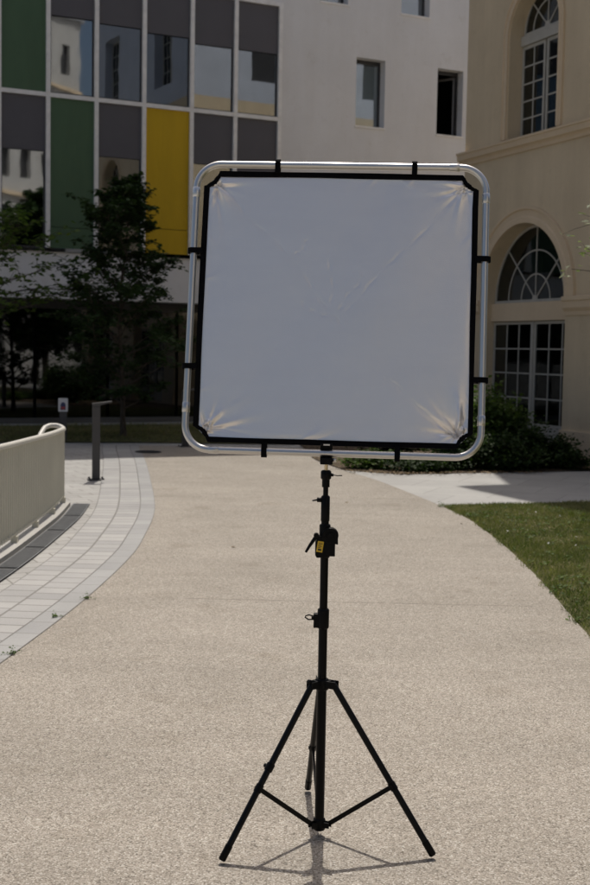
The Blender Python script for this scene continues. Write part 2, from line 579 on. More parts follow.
# ------------------------------------------------------------------ building with coloured panels (left)
def wall_mesh(x0, x1, z0, z1, ops, depth, mb=None, y=0.0, thick=True):
    """front face with openings + reveals; ops: (xa, xb, za, zb, arch)"""
    mb = mb or MB()
    xs = {x0, x1}
    for (xa, xb, za, zb, arch) in ops:
        xs |= {xa, xb}
        if arch:
            c, r = (xa + xb) / 2, (xb - xa) / 2
            for k in range(1, 32):
                xs.add(c - r * cos(pi * k / 32))
    xs = sorted(x for x in xs if x0 <= x <= x1)
    def top(op, x):
        xa, xb, za, zb, arch = op
        if not arch: return zb
        c, r = (xa + xb) / 2, (xb - xa) / 2
        return zb + sqrt(max(0, r * r - (x - c) ** 2))
    for i in range(len(xs) - 1):
        a, b = xs[i], xs[i + 1]
        if b - a < 1e-6: continue
        mid = (a + b) / 2
        act = sorted([o for o in ops if o[0] - 1e-6 < mid < o[1] + 1e-6], key=lambda o: o[2])
        la, lb = z0, z0
        for o in act:
            if o[2] > la + 1e-6:
                mb.add([(a, y, la), (b, y, lb), (b, y, o[2]), (a, y, o[2])], [(0, 1, 2, 3)])
            ta, tb = top(o, a), top(o, b)
            if o[4]:
                mb.add([(a, y, ta), (b, y, tb), (b, y + depth, tb), (a, y + depth, ta)], [(0, 3, 2, 1)], smooth=False)
            la, lb = ta, tb
        mb.add([(a, y, la), (b, y, lb), (b, y, z1), (a, y, z1)], [(0, 1, 2, 3)])
    for (xa, xb, za, zb, arch) in ops:
        mb.add([(xa, y, za), (xb, y, za), (xb, y + depth, za), (xa, y + depth, za)], [(0, 1, 2, 3)])
        if not arch:
            mb.add([(xa, y, zb), (xb, y, zb), (xb, y + depth, zb), (xa, y + depth, zb)], [(3, 2, 1, 0)])
        mb.add([(xa, y, za), (xa, y, zb), (xa, y + depth, zb), (xa, y + depth, za)], [(3, 2, 1, 0)])
        mb.add([(xb, y, za), (xb, y, zb), (xb, y + depth, zb), (xb, y + depth, za)], [(0, 1, 2, 3)])
    return mb

LB = empty('office_building', (-3.73, 27.7, 0), radians(26))
tag(LB, 'pale modern building with a grid of windows and green and yellow panels', 'building')
UE = 3.64        # right end of the glazed grid
UL = -11.6
ZS, ZM, ZT = 3.80, 7.10, 9.72
LH = 17.6
# wall: band below the grid, plain wall to the right with punched windows, wall above
punched = [(5.62, 6.42, 7.15, 8.78, False), (7.92, 8.68, 7.15, 8.78, False), (6.83, 7.64, 9.95, 11.6, False), (4.62, 5.36, 9.95, 11.6, False),
           (10.6, 11.4, 7.15, 8.78, False), (9.6, 10.4, 9.95, 11.6, False), (5.9, 6.7, 13.0, 14.6, False), (9.0, 9.8, 13.0, 14.6, False), (12.4, 13.2, 9.95, 11.6, False),
           (6.9, 7.7, 4.2, 5.8, False), (10.2, 11.0, 4.2, 5.8, False)]
mb = MB()
wall_mesh(UE, 15, 2.76, LH, punched, .32, mb)
wall_mesh(UL, UE, 2.76, ZS, [], .3, mb)
wall_mesh(UL, UE, ZT, LH, [(UL + 1 + 2.6 * k, UL + 2.6 + 2.6 * k, 11.6, 14.2, False) for k in range(5)], .3, mb)
mb.box(UL, 15, .36, .9, 2.762, 2.9)           # soffit slab body
mb.add([(UL, 0, 2.76), (15, 0, 2.76), (15, .9, 2.76), (UL, .9, 2.76)], [(3, 2, 1, 0)])
mb.add([(UL, 0, ZS), (UE, 0, ZS), (UE, .36, ZS), (UL, .36, ZS)], [(0, 1, 2, 3)])
mb.add([(UE, 0, ZS), (UE, .36, ZS), (UE, .36, ZT), (UE, 0, ZT)], [(3, 2, 1, 0)])
mb.add([(UL, 0, ZT), (UE, 0, ZT), (UE, .36, ZT), (UL, .36, ZT)], [(3, 2, 1, 0)])
mb.box(UL, UL + .3, 0.001, 12, 0, LH - .01); mb.box(14.7, 15.002, 0.001, 12, 0, LH - .01); mb.box(UL, 15, 11.7, 12.003, 0, LH - .02)
mb.build('wall', M['concrete_wall'], LB)
MB().box(UL - .05, 15.05, -.05, 12.05, LH, LH + .25).build('roof', M['roof'], LB)
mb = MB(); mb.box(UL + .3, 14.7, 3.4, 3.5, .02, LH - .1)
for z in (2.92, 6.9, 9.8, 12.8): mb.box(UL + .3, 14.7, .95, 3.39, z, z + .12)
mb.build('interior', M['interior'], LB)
# metal drip edge and white mullion grid
MB().box(UL, UE + .03, -.05, .03, ZS - .035, ZS + .045).build('window_sill', M['white_frame'], LB)
us = [-11.2, -10.2, -9.15, -8.1, -7.1, -6.05, -5.0, -3.94, -2.95, -1.90, -.83, .26, 1.39, 2.46, 3.58]
fr = MB()
for z in (ZM, ZT):
    MB().box(UL, UE, -.045, .10, z - .045, z + .045).build('transom', M['white_frame'], LB)
for u in us:
    MB().box(u - .045, u + .045, -.06, .12, ZS + .046, ZM - .046).build('mullion', M['white_frame'], LB)
    MB().box(u - .045, u + .045, -.06, .12, ZM + .046, ZT - .046).build('mullion', M['white_frame'], LB)
def grid_window(u0, u1, z0, z1, blind_z):
    w = .03
    mb = MB()
    mb.box(u0, u0 + w, .02, .08, z0, z1); mb.box(u1 - w, u1, .02, .08, z0, z1)
    mb.box(u0 + w, u1 - w, .02, .08, z0, z0 + w); mb.box(u0 + w, u1 - w, .02, .08, z1 - w, z1)
    o = mb.build('window', M['dark_frame'], LB)
    MB().box(u0 + w, u1 - w, .045, .053, z0 + w, z1 - w).build('pane', M['glass'], o)
    if blind_z < z1:
        b = MB(); b.box(u0 + .012, u1 - .012, .004, .008, blind_z, z1 - .001); b.box(u0 + .012, u1 - .012, -.002, .014, blind_z - .03, blind_z)
        b.build('blind', M['blind'], o)
def grid_panel(u0, u1, z0, z1, mat, label, joint):
    o = MB()
    o.box(u0, u1, .0, .05, z0, joint - .006); o.box(u0, u1, .0, .05, joint + .006, z1)
    n = 10
    for k in range(1, n):     # shallow standing seams
        u = u0 + (u1 - u0) * k / n
        o.box(u - .004, u + .004, -.002, .001, z0, joint - .006); o.box(u - .004, u + .004, -.002, .001, joint + .006, z1)
    p = o.build('panel', mat, LB); p['label'] = label
rb = random.Random(5)
for i in range(len(us) - 1):
    a, b = us[i] + .047, us[i + 1] - .047
    lo, up = (ZS + .047, ZM - .047), (ZM + .047, ZT - .047)
    name_lo = {8: 'w', 9: 'g', 10: 'w', 11: 'y', 12: 'w', 13: 'w', 4: 'y', 6: 'g'}.get(i, 'w')
    name_up = {8: 'g', 3: 'y', 5: 'g'}.get(i, 'w')
    if name_lo == 'w': grid_window(a, b, *lo, {8: 5.93, 10: 5.93, 12: 5.95, 13: 5.2}.get(i, rb.choice([5.9, 6.4])))
    elif name_lo == 'g': grid_panel(a, b, *lo, M['green'], 'green metal panel', 4.30)
    else: grid_panel(a, b, *lo, M['yellow'], 'yellow metal panel', 4.40)
    if name_up == 'w': grid_window(a, b, *up, {9: 8.82, 10: 8.78, 11: 8.72, 12: 8.62, 13: 8.62}.get(i, 8.8))
    elif name_up == 'g': grid_panel(a, b, *up, M['green'], 'green metal panel', 9.2)
    else: grid_panel(a, b, *up, M['yellow'], 'yellow metal panel', 9.2)
for k in range(5):
    u = UL + 1 + 2.6 * k
    o = MB().box(u, u + 1.6, .26, .30, 11.6, 14.2).build('window', M['dark_frame'], LB)
for (a, b, z0, z1, _) in punched:
    w = .045
    mb = MB()
    mb.box(a, a + w, .25, .31, z0, z1); mb.box(b - w, b, .25, .31, z0, z1)
    mb.box(a + w, b - w, .25, .31, z0, z0 + w); mb.box(a + w, b - w, .25, .31, z1 - .09, z1)
    o = mb.build('window', M['dark_frame'], LB)
    if a != 7.92: MB().box(a + w, b - w, .27, .278, z0 + w, z1 - .09).build('pane', M['glass'], o)
    if a == 7.92:      # inward-opened casement
        mm = Matrix.Translation((b - w, .33, 0)) @ Matrix.Rotation(radians(-62), 4, 'Z')
        q = MB(); W_ = b - a - 2 * w
        q.box(-W_, -W_ + .05, 0, .05, z0 + w, z1 - .1, mm); q.box(-.05, 0, 0, .05, z0 + w, z1 - .1, mm)
        q.box(-W_ + .05, -.05, 0, .05, z0 + w, z0 + w + .05, mm); q.box(-W_ + .05, -.05, 0, .05, z1 - .15, z1 - .1, mm)
        cs_ = q.build('casement', paint('casement_grey', (.22, .22, .23), .4), o)
    s_ = MB().box(a - .02, b + .02, -.03, .02, z0 - .03, z0 + .012); s_.build('sill', M['white_frame'], o)
    if a not in (7.92,):
        MB().box(a + w, b - w, .33, .335, z0 + w, z1 - .1).build('blind', paint('sky_reflection_blue', (.62, .66, .72), .8) if a == 5.62 else M['blind'], o)  # pale blue sheet in one window paints the sky's reflection into its colour
# recessed glass ground floor
for k in range(16):
    u = -10.4 + 1.68 * k
    MB().box(u - .035, u + .035, .62, .78, .12, 2.56).build('post', paint('post_grey', (.30, .30, .29), .4), LB) if k == 0 else None
    if k == 0: post0 = LB.children[-1]
    if k > 0:
        p = post0.copy(); p.location.x = 1.68 * k; COL.objects.link(p); p.parent = LB
    a, b = u + .037, u + 1.68 - .037
    if b < 14.7:
        o = MB().box(a, b, .69, .70, .13, 2.56).build('shop_window', M['glass_dark'], LB)
MB().box(UL, 14.7, .60, .82, 2.562, 2.758).build('head_beam', M['dark_frame'], LB)
MB().box(UL, 14.7, .60, .82, 0.0, .118).build('threshold', paint('threshold_stone', (.10, .10, .095), .7), LB)
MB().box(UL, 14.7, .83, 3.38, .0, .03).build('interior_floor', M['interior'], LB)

# ------------------------------------------------------------------ ochre building (right)
RB = empty('stone_building', (3.2, 22.9, 0), radians(-67))
tag(RB, 'old ochre rendered building with arched windows and a moulded string course', 'building')
RH = 14.5
NB = 2
PITCH_B = 4.35
dx = [PITCH_B * k for k in range(NB)]
low = [(.41 + d, 2.99 + d, .06, 2.68, True) for d in dx]
upp = [(1.09 + d, 2.56 + d, 5.46, 7.2, True) for d in dx]
top3 = [(1.15 + d, 2.5 + d, 9.6, 11.9, False) for d in dx]
SX0, SX1 = -.33, 7.75
mb = MB()
wall_mesh(SX0, SX1, 0, 9.0, low + upp, .32, mb)
at_ = MB(); wall_mesh(SX0, SX1, 9.0, RH, top3, .32, at_)
RD = 13.0
# end wall facing the sun, with openings, and the remaining walls
mb2 = MB()
wall_mesh(0, RD, 0, 9.0, [(1.6 + 4.1 * k, 3.6 + 4.1 * k, .5, 2.7, True) for k in range(3)] + [(1.9 + 4.1 * k, 3.3 + 4.1 * k, 5.46, 7.2, True) for k in range(3)], .32, mb2)
mb3 = MB(); wall_mesh(0, RD, 9.0, RH, [(1.9 + 4.1 * k, 3.3 + 4.1 * k, 9.6, 11.9, False) for k in range(3)], .32, mb3)
# local x of end wall runs along +y of the building; its depth goes along +x
b0 = len(mb.v)
for f in mb2.f:
    mb.f.append(tuple(b0 + k for k in reversed(f))); mb.uv.append(None); mb.sm.append(False)
mb.v += [(SX0 + p[1], p[0], p[2]) for p in mb2.v]
b0 = len(at_.v)
for f in mb3.f:
    at_.f.append(tuple(b0 + k for k in reversed(f))); at_.uv.append(None); at_.sm.append(False)
at_.v += [(SX0 + p[1], p[0], p[2]) for p in mb3.v]
at_.build('attic', paint('zinc_cladding', (.50, .54, .62), .5, var=.1, nscale=1.5), RB)
mb.box(SX1, SX1 + .3, 0.001, RD, 0, RH - .01); mb.box(SX0 + .01, SX1, RD - .3, RD + .003, 0, RH - .02)
mb.build('wall', M['ochre'], RB)
mb = MB(); mb.box(SX0 + 1.9, SX1 - .1, 2.0, 2.1, .05, RH - .1); mb.box(SX0 + 1.9, SX0 + 2.0, 2.11, RD - .4, .05, RH - .1)
for z in (.0, 5.0, 8.7): mb.box(SX0 + .4, SX1 - .1, .4, 1.99, z, z + .05)
mb.build('interior', M['interior'], RB)
OV = .52
mb = MB()
mb.box(SX0 - OV, SX1 + OV, -OV, RD + OV, RH, RH + .16)
mb.box(SX0 - OV * .6, SX1, -OV * .6, RD, RH - .16, RH - .002)
mb.box(SX0 - OV * .25, SX1, -OV * .25, RD, RH - .36, RH - .162)
mb.build('cornice', M['trim'], RB)
rf = MB()
e0, e1, f0, f1 = SX0 - OV + .05, SX1 + OV - .05, -OV + .05, RD + OV - .05
zb = RH + .165
rf.add([(e0, f0, zb), (e1, f0, zb), (e1, f1, zb), (e0, f1, zb), (e0 + 6.5, RD / 2, zb + 1.6), (e1 - 6.5, RD / 2, zb + 1.6)],
       [(0, 1, 5, 4), (1, 2, 5), (2, 3, 4, 5), (3, 0, 4)])
rf.build('roof', M['roof'], RB)
# string course and plinth, mouldings, imposts
def moulding(x0, x1, zb, prof, ypos=0):
    """prof list of (out, z) from bottom to top"""
    mb = MB()
    vs = []
    for (o_, z) in prof: vs.append((x0, -o_ + ypos, zb + z))
    for (o_, z) in prof: vs.append((x1, -o_ + ypos, zb + z))
    n = len(prof)
    fs = [(i, i + 1, n + i + 1, n + i)[::-1] for i in range(n - 1)]
    fs += [tuple(range(n)), tuple(range(2 * n - 1, n - 1, -1))]
    return mb.add(vs, fs)
prof = [(-.01, 0), (.03, 0), (.035, .05), (.06, .08), (.10, .10), (.11, .19), (.13, .20), (.13, .235), (-.01, .27)]
moulding(SX0 - .12, SX1, 5.19, prof).build('string_course', M['trim'], RB)
ms = MB(); 
for p in moulding(0 + .0, RD, 5.19, prof).v: pass
spr = 2.68
iprof = [(-.01, 0), (.02, .0), (.025, .06), (.05, .09), (.07, .12), (.075, .22), (.095, .24), (.095, .30), (-.01, .32)]
edges = [SX0 - .03] + [v for d in dx for v in (.41 + d, 2.99 + d)] + [SX1]
for k in range(0, len(edges), 2):
    a, b = edges[k], edges[k + 1]
    moulding(a + .003, b - .003, 2.37, iprof).build('impost', M['trim'], RB)
    MB().box(a + .003, b - .003, -.05, -.001, .03, .50).build('plinth', M['trim'], RB)
def arch_band(cx, zc, r0, r1, proud, steps=40, legs=0.0):
    """raised archivolt band (with straight legs down by `legs`)"""
    mb = MB()
    ring = []
    prof_ = [(r0, -.002), (r0, proud), (r0 + (r1 - r0) * .35, proud), (r0 + (r1 - r0) * .42, proud * .55), (r0 + (r1 - r0) * .8, proud * .55), (r0 + (r1 - r0) * .86, proud * 1.15), (r1, proud * 1.15), (r1, -.002)]
    pts = []
    if legs: pts.append(('L', -1))
    stations = [(cos(pi - pi * k / steps), sin(pi * k / steps), 0) for k in range(steps + 1)]
    if legs: stations = [(-1, 0, -legs)] + stations + [(1, 0, -legs)]
    n = len(prof_)
    vs = []
    for (c_, s_, dz) in stations:
        for (r, o_) in prof_:
            vs.append((cx + r * c_, -o_, zc + r * s_ + dz))
    fs = []
    for i in range(len(stations) - 1):
        for k in range(n - 1):
            fs.append((i * n + k, i * n + k + 1, (i + 1) * n + k + 1, (i + 1) * n + k))
    fs += [tuple(range(n)), tuple(range(len(stations) * n - 1, (len(stations) - 1) * n - 1, -1))]
    return mb.add(vs, fs)

def semi_ring(mb, cx, zc, r0, r1, y0, y1, n=28):
    for k in range(n):
        a, b = pi * k / n, pi * (k + 1) / n
        q = [(cx + r * cos(t), zc + r * sin(t)) for r, t in ((r0, a), (r1, a), (r1, b), (r0, b))]
        vs = [(x, y0, z) for x, z in q] + [(x, y1, z) for x, z in q]
        mb.add(vs, [(0, 1, 2, 3), (7, 6, 5, 4), (1, 5, 6, 2), (0, 3, 7, 4)])
def bar2(mb, p, q, w, y0, y1):
    d = Vector((q[0] - p[0], q[1] - p[1])); t = d.normalized(); nrm = Vector((-t.y, t.x)) * w / 2
    pts = [(p[0] + nrm.x, p[1] + nrm.y), (p[0] - nrm.x, p[1] - nrm.y), (q[0] - nrm.x, q[1] - nrm.y), (q[0] + nrm.x, q[1] + nrm.y)]
    mb.prism(pts, y0, y1)
def fan_window(cx, zc, r, y, mat, spokes=4, inner=(.62, .33), parent=None, name='fanlight'):
    mb = MB()
    semi_ring(mb, cx, zc, r - .045, r, y, y + .05)
    mb.box(cx - r, cx + r, y - .003, y + .053, zc - .045, zc)
    for q in inner:
        semi_ring(mb, cx, zc, r * q - .012, r * q + .012, y + .008, y + .036)
    for k in range(1, spokes):
        t = pi * k / spokes
        bar2(mb, (cx + .06 * cos(t), zc + .06 * sin(t)), (cx + (r - .04) * cos(t), zc + (r - .04) * sin(t)), .022, y + .005, y + .033)
    semi_ring(mb, cx, zc, .0, .075, y - .006, y + .04, 10)
    o = mb.build(name, mat, parent)
    g = MB()
    n = 28
    pts = [(cx + (r - .03) * cos(pi * k / n), zc + (r - .03) * sin(pi * k / n)) for k in range(n + 1)]
    g.prism(pts, y + .018, y + .024)
    g.build('pane', M['glass_old'], o)
    return o
def leaf_window(x0, x1, z0, z1, y, cols, rows, mat, bottom=0.0, parent=None, name='casement'):
    mb = MB()
    w = .05
    mb.box(x0, x0 + w, y, y + .05, z0, z1); mb.box(x1 - w, x1, y, y + .05, z0, z1)
    mb.box(x0 + w, x1 - w, y, y + .05, z1 - w, z1); mb.box(x0 + w, x1 - w, y, y + .05, z0, z0 + w + bottom)
    zb_ = z0 + w + bottom
    for k in range(1, cols):
        x = x0 + w + (x1 - x0 - 2 * w) * k / cols
        mb.box(x - .012, x + .012, y + .008, y + .038, zb_, z1 - w)
    for k in range(1, rows):
        z = zb_ + (z1 - w - zb_) * k / rows
        mb.box(x0 + w, x1 - w, y + .006, y + .040, z - .012, z + .012)
    o = mb.build(name, mat, parent)
    MB().box(x0 + w, x1 - w, y + .018, y + .024, zb_, z1 - w).build('pane', M['glass_old'], o)
    return o
for d in dx:
    c = 1.70 + d
    arch_band(c, spr + .002, 1.29, 1.56, .045).build('archivolt', M['trim'], RB)
    # lintel band between fanlight and doors
    MB().box(.412 + d, 2.988 + d, .20, .36, 2.31, 2.63).build('lintel', M['trim'], RB)
    fan_window(c, spr, 1.285, .27, M['win_paint'], 4, (.66, .34), RB)
    leaf_window(.42 + d, 1.67 + d, .08, 2.30, .26, 3, 4, M['win_paint'], .40, RB, 'door')
    leaf_window(1.73 + d, 2.98 + d, .08, 2.30, .26, 3, 4, M['win_paint'], .40, RB, 'door')
    MB().box(1.672 + d, 1.728 + d, .24, .32, .08, 2.30).build('door_post', M['win_paint'], RB)
    c = 1.825 + d
    arch_band(c, 7.2, .76, .90, .035, legs=1.73).build('archivolt', M['trim'], RB)
    fan_window(c, 7.30, .71, .27, M['win_paint'], 4, (.62,), RB)
    MB().box(1.10 + d, 2.55 + d, .22, .34, 7.08, 7.245).build('window_transom', M['win_paint'], RB)
    leaf_window(1.10 + d, 1.80 + d, 5.48, 7.07, .26, 2, 5, M['win_paint'], 0, RB)
    leaf_window(1.85 + d, 2.55 + d, 5.48, 7.07, .26, 2, 5, M['win_paint'], 0, RB)
    leaf_window(1.17 + d, 1.80 + d, 9.62, 11.88, .26, 2, 5, M['win_paint'], 0, RB)
    leaf_window(1.85 + d, 2.48 + d, 9.62, 11.88, .26, 2, 5, M['win_paint'], 0, RB)
# simple glazing in the end wall
for k in range(3):
    for (a, b, z0, z1) in ((1.6, 3.6, .5, 3.7), (1.9, 3.3, 5.46, 7.9), (1.9, 3.3, 9.6, 11.9)):
        MB().box(SX0 + .30, SX0 + .32, a + 4.1 * k - .02, b + 4.1 * k + .02, z0 - .02, z1 + .02).build('end_window', M['dark_frame'], RB)

# ------------------------------------------------------------------ building behind the camera (seen in the window reflections)
OB = empty('facing_building', (9, -17, 0), radians(172))
tag(OB, 'white building with rows of tall windows, seen only as reflections in the glass', 'building')
mb = MB()
ops = []
OX0, OX1, OH = -30.0, 4.0, 25.0
for r in range(6):
    for k in range(16):
        ops.append((OX0 + 1 + 2.1 * k, OX0 + 1.95 + 2.1 * k, 1.2 + 4.0 * r, 3.3 + 4.0 * r, False))
wall_mesh(OX0, OX1, 0, OH, ops, .35, mb)
mb.box(OX0, OX1, 1.0, 10, 0, OH - .01)
mb.build('wall', mat_render('weathered_stone', (.52, .505, .48), .15), OB)
for (a, b, z0, z1, _) in ops:
    MB().box(a, b, .32, .36, z0, z1).build('window', M['dark_frame'], OB)
MB().box(OX0 - .2, OX1 + .2, -.2, 10.2, OH, OH + .3).build('roof', M['roof'], OB)
for r in range(1, 6):
    MB().box(OX0, OX1, -.25, -.001, 4.0 * r + .0, 4.0 * r + .25).build('ledge', M['trim'], OB)

# ------------------------------------------------------------------ vegetation
def leaf_quad(mb, p, size, rnd, flat=.5):
    """a leaf: pointed blade of two triangles folded along its rib"""
    a = rnd.uniform(0, 2 * pi)
    d = Vector((cos(a), sin(a), rnd.uniform(-.9, .5) * (1 - flat) - .15)).normalized()
    up = Vector((rnd.gauss(0, 1 - flat), rnd.gauss(0, 1 - flat), 1)).normalized()
    s_ = d.cross(up).normalized()
    L = size * rnd.uniform(.7, 1.3); W = L * rnd.uniform(.28, .40)
    q = p + d * L
    m = p + d * L * .45
    dr = up * L * .08
    mb.add([p, m + s_ * W + dr, q, m - s_ * W + dr], [(0, 1, 2), (0, 2, 3)])

def limb(mb, p, d, L, r, rnd, steps=6, wob=.12, droop=0.0):
    pts = [Vector(p)]; rs = [r]
    d = Vector(d).normalized()
    for k in range(steps):
        d = (d + Vector((rnd.gauss(0, wob), rnd.gauss(0, wob), rnd.gauss(0, wob * .6) - droop))).normalized()
        pts.append(pts[-1] + d * L / steps)
        rs.append(r * (1 - .8 * (k + 1) / steps))
    mb.tube(pts, rs, n=5, caps=False)
    return pts

def make_tree(name, loc, h, crown0, reach, nlimb, leaf, leafmat, per=10, seed=1, tr=.07, lift=.45, label='', group=None, extra=(), rotz=0.0, sub=7):
    rnd = random.Random(seed)
    root = empty(name, loc, rotz)
    tag(root, label, 'tree', group)
    wood = MB(); lv = MB()
    tp = [Vector((0, 0, -.03))]; trs = [tr * 1.3]
    n = 12
    d = Vector((0, 0, 1))
    for k in range(n):
        d = (d + Vector((rnd.gauss(0, .06), rnd.gauss(0, .06), .25))).normalized()
        tp.append(tp[-1] + d * h * .93 / n); trs.append(tr * (1 - .88 * (k + 1) / n))
    wood.tube(tp, trs, n=10, caps=False)
    def at(z):
        t = z / (h * .93) * n
        i = max(0, min(n - 1, int(t)))
        return tp[i].lerp(tp[i + 1], t - i)
    jobs = []
    for k in range(nlimb):
        t = (k + rnd.random()) / nlimb
        z = crown0 + (h * .93 - crown0) * t
        prof = (.45 + .55 * sin(pi * min(1, (t * .85 + .18)))) * (1 - t * .35)
        az = k * 2.39996 + rnd.uniform(-.5, .5)
        L = reach * prof * rnd.uniform(.65, 1.2)
        el = lift * rnd.uniform(.4, 1.3) + t * .6
        jobs.append((at(z), Vector((cos(az) * cos(el), sin(az) * cos(el), sin(el))), L, tr * .38 * (1 - t * .6)))
    for e in extra: jobs.append(e)
    for (p, dd, L, r) in jobs:
        pts = limb(wood, p, dd, L, max(.006, r), rnd, 7, .13, -.01)
        for j in range(sub):
            t = rnd.uniform(.25, 1.0)
            i = min(6, int(t * 7)); q = pts[i].lerp(pts[i + 1], t * 7 - i)
            a = rnd.uniform(0, 2 * pi)
            sd_ = (Vector((cos(a), sin(a), rnd.uniform(-.25, .6))) + dd * .6).normalized()
            sl = L * rnd.uniform(.18, .42)
            sp = limb(wood, q, sd_, sl, .006, rnd, 4, .2, .02)
            for s_ in range(per):
                u = rnd.random() ** .6 * 3.999
                w = sp[int(u)].lerp(sp[int(u) + 1], u - int(u))
                w = w + Vector((rnd.gauss(0, .035), rnd.gauss(0, .035), rnd.gauss(0, .03)))
                leaf_quad(lv, w, leaf, rnd, .55)
        for s_ in range(per):
            leaf_quad(lv, pts[-1] + Vector((rnd.gauss(0, .05), rnd.gauss(0, .05), rnd.gauss(0, .04))), leaf, rnd, .55)
    wood.build('trunk', M['bark'], root)
    lv.build('crown', leafmat, root)
    return root

make_tree('young_tree', (-3.30, 23.6, 0), 4.9, .55, 1.95, 52, .10, M['leaf_dark'], per=28, seed=11, tr=.055, lift=.5, sub=10,
          label='slender dark young tree rising in front of the green and yellow panels')
make_tree('young_tree', (-5.95, 22.9, 0), 4.3, 2.1, 1.9, 26, .12, M['leaf_mid'], per=11, seed=23, tr=.05, lift=.25, sub=7,
          label='airy light green tree reaching in from the left edge of the picture',
          extra=[(Vector((0, 0, 2.2)), Vector((1, -.1, .32)), 1.95, .02), (Vector((0, 0, 2.6)), Vector((1, .2, .20)), 2.1, .02), (Vector((0, 0, 2.7)), Vector((1, -.5, .75)), 1.9, .02)])
make_tree('young_tree', (4.14, 12.2, 0), 4.6, 2.9, .85, 16, .085, M['leaf_pale'], per=8, seed=31, tr=.05, lift=.3, sub=6,
          label='tree beyond the right edge with one pale sprig before the arched window',
          extra=[(Vector((0, 0, 2.35)), Vector((-1, -.03, .16)), 1.45, .016), (Vector((0, 0, 2.45)), Vector((-1, .0, .12)), 1.5, .012), (Vector((0, 0, 2.5)), Vector((-1, .05, .05)), 1.4, .012), (Vector((0, 0, 2.2)), Vector((-1, -.1, .22)), 1.3, .012)])
bt = make_tree('broad_tree', (13.0, 5.0, 0), 8.5, 1.2, 3.2, 60, .30, M['leaf_dark'], per=14, seed=41, tr=.17, lift=.5, sub=9,
               label='broad dark tree standing across the square, mirrored in the glass', group='trees mirrored in the ground floor glass')
for k, (x, y, r, s_) in enumerate([(17.5, .5, 1.2, 1.1), (20.0, 7.0, 2.5, .95), (12.0, -3.0, 4.0, 1.0), (25.0, 2.0, 5.1, 1.15)]):
    c = copy_tree(bt); c.location = (x, y, 0); c.rotation_euler.z = r; c.scale = (s_, s_, s_)

def make_shrub(name, loc, rx, ry, h, n, leaf, mat, seed, label, cat='shrub', stems=26, group=None):
    rnd = random.Random(seed)
    root = empty(name, loc); tag(root, label, cat, group)
    wood = MB(); lv = MB()
    tips = []
    for k in range(stems):
        a = rnd.uniform(0, 2 * pi); q = sqrt(rnd.random())
        ex, ey = cos(a) * rx * q, sin(a) * ry * q
        ez = h * (1 - .55 * q * q) * rnd.uniform(.75, 1.05)
        p0 = Vector((ex * .2, ey * .2, -.01)); p1 = Vector((ex, ey, ez))
        mid = p0.lerp(p1, .5) + Vector((rnd.gauss(0, .04), rnd.gauss(0, .04), .08 * h))
        rr_ = min(.010, h * .03); wood.tube([p0, mid, p1], [rr_, rr_ * .7, rr_ * .3], n=4, caps=False)
        tips.append((p0, mid, p1))
    for i in range(n):
        p0, mid, p1 = tips[rnd.randrange(len(tips))]
        t = rnd.random() ** .55
        p = (p0.lerp(mid, t * 2) if t < .5 else mid.lerp(p1, t * 2 - 1))
        s_ = .10 * (rx + ry)
        p = p + Vector((rnd.gauss(0, s_), rnd.gauss(0, s_), rnd.gauss(0, .07 * h + .02)))
        p.z = max(.01, p.z)
        leaf_quad(lv, p, leaf, rnd, .35)
    wood.build('stem', M['bark'], root); lv.build('foliage', mat, root)
    return root
make_shrub('shrub', (3.02, 19.3, .01), .62, .55, 1.22, 7500, .075, M['leaf_mid'], 1, 'rounded tall shrub in front of the glazed double door')
make_shrub('shrub', (2.35, 18.6, .01), .42, .4, 1.05, 3600, .07, M['leaf_mid'], 2, 'shrub with paler leaves half hidden behind the lower right corner of the reflector')
make_shrub('shrub', (3.62, 18.65, .01), .62, .42, .62, 5200, .07, M['leaf_shrub'], 3, 'low dark shrub between the tall shrub and the corner pier of the door')
make_shrub('shrub', (4.18, 18.42, .01), .34, .24, .30, 1700, .06, M['leaf_shrub'], 4, 'smallest dark shrub, at the foot of the ochre wall', stems=14)
make_shrub('shrub', (3.0, 18.25, .01), .75, .38, .50, 4600, .06, M['leaf_shrub'], 5, 'low spreading shrub at the front edge of the bed beside the pale slabs')
make_shrub('shrub', (1.6, 20.2, .01), .8, .7, 1.3, 5000, .08, M['leaf_shrub'], 6, 'shrub standing in the bed behind the middle of the reflector')
make_shrub('ground_cover_plant', (1.15, 18.0, .01), .50, .32, .24, 2600, .05, M['leaf_mid'], 7, 'low ground cover plant beside the top of the stand', 'plant', 22, 'ground cover plants along the bed edge')
make_shrub('ground_cover_plant', (1.85, 17.72, .01), .55, .26, .20, 2400, .05, M['leaf_shrub'], 8, 'darker ground cover plant right of the stand, under the reflector', 'plant', 22, 'ground cover plants along the bed edge')
make_shrub('ground_cover_plant', (2.3, 18.1, .01), .4, .3, .30, 2000, .05, M['leaf_shrub'], 9, 'ground cover plant under the lower right frame corner', 'plant', 18, 'ground cover plants along the bed edge')
# small weeds growing in the joint between gravel and pavers
for k, (x, y, s_, lab) in enumerate([(-1.405, 8.31, .019, 'larger of two weed tufts on the left kerb line, farther up the path'),
                                    (-1.50, 7.72, .015, 'weed tuft on the left kerb line, nearer than the larger tuft'),
                                    (-1.565, 6.75, .013, 'nearest tiny weed tuft at the left edge of the gravel path'),
                                    (1.64, 13.66, .05, 'dark weed tuft where the gravel, lawn and pale slabs meet')]):
    make_shrub('weed_tuft', (x, y, .01), s_, s_, s_ * .9, 60, .014, M['leaf_mid'], 60 + k, lab, 'weed', 8)
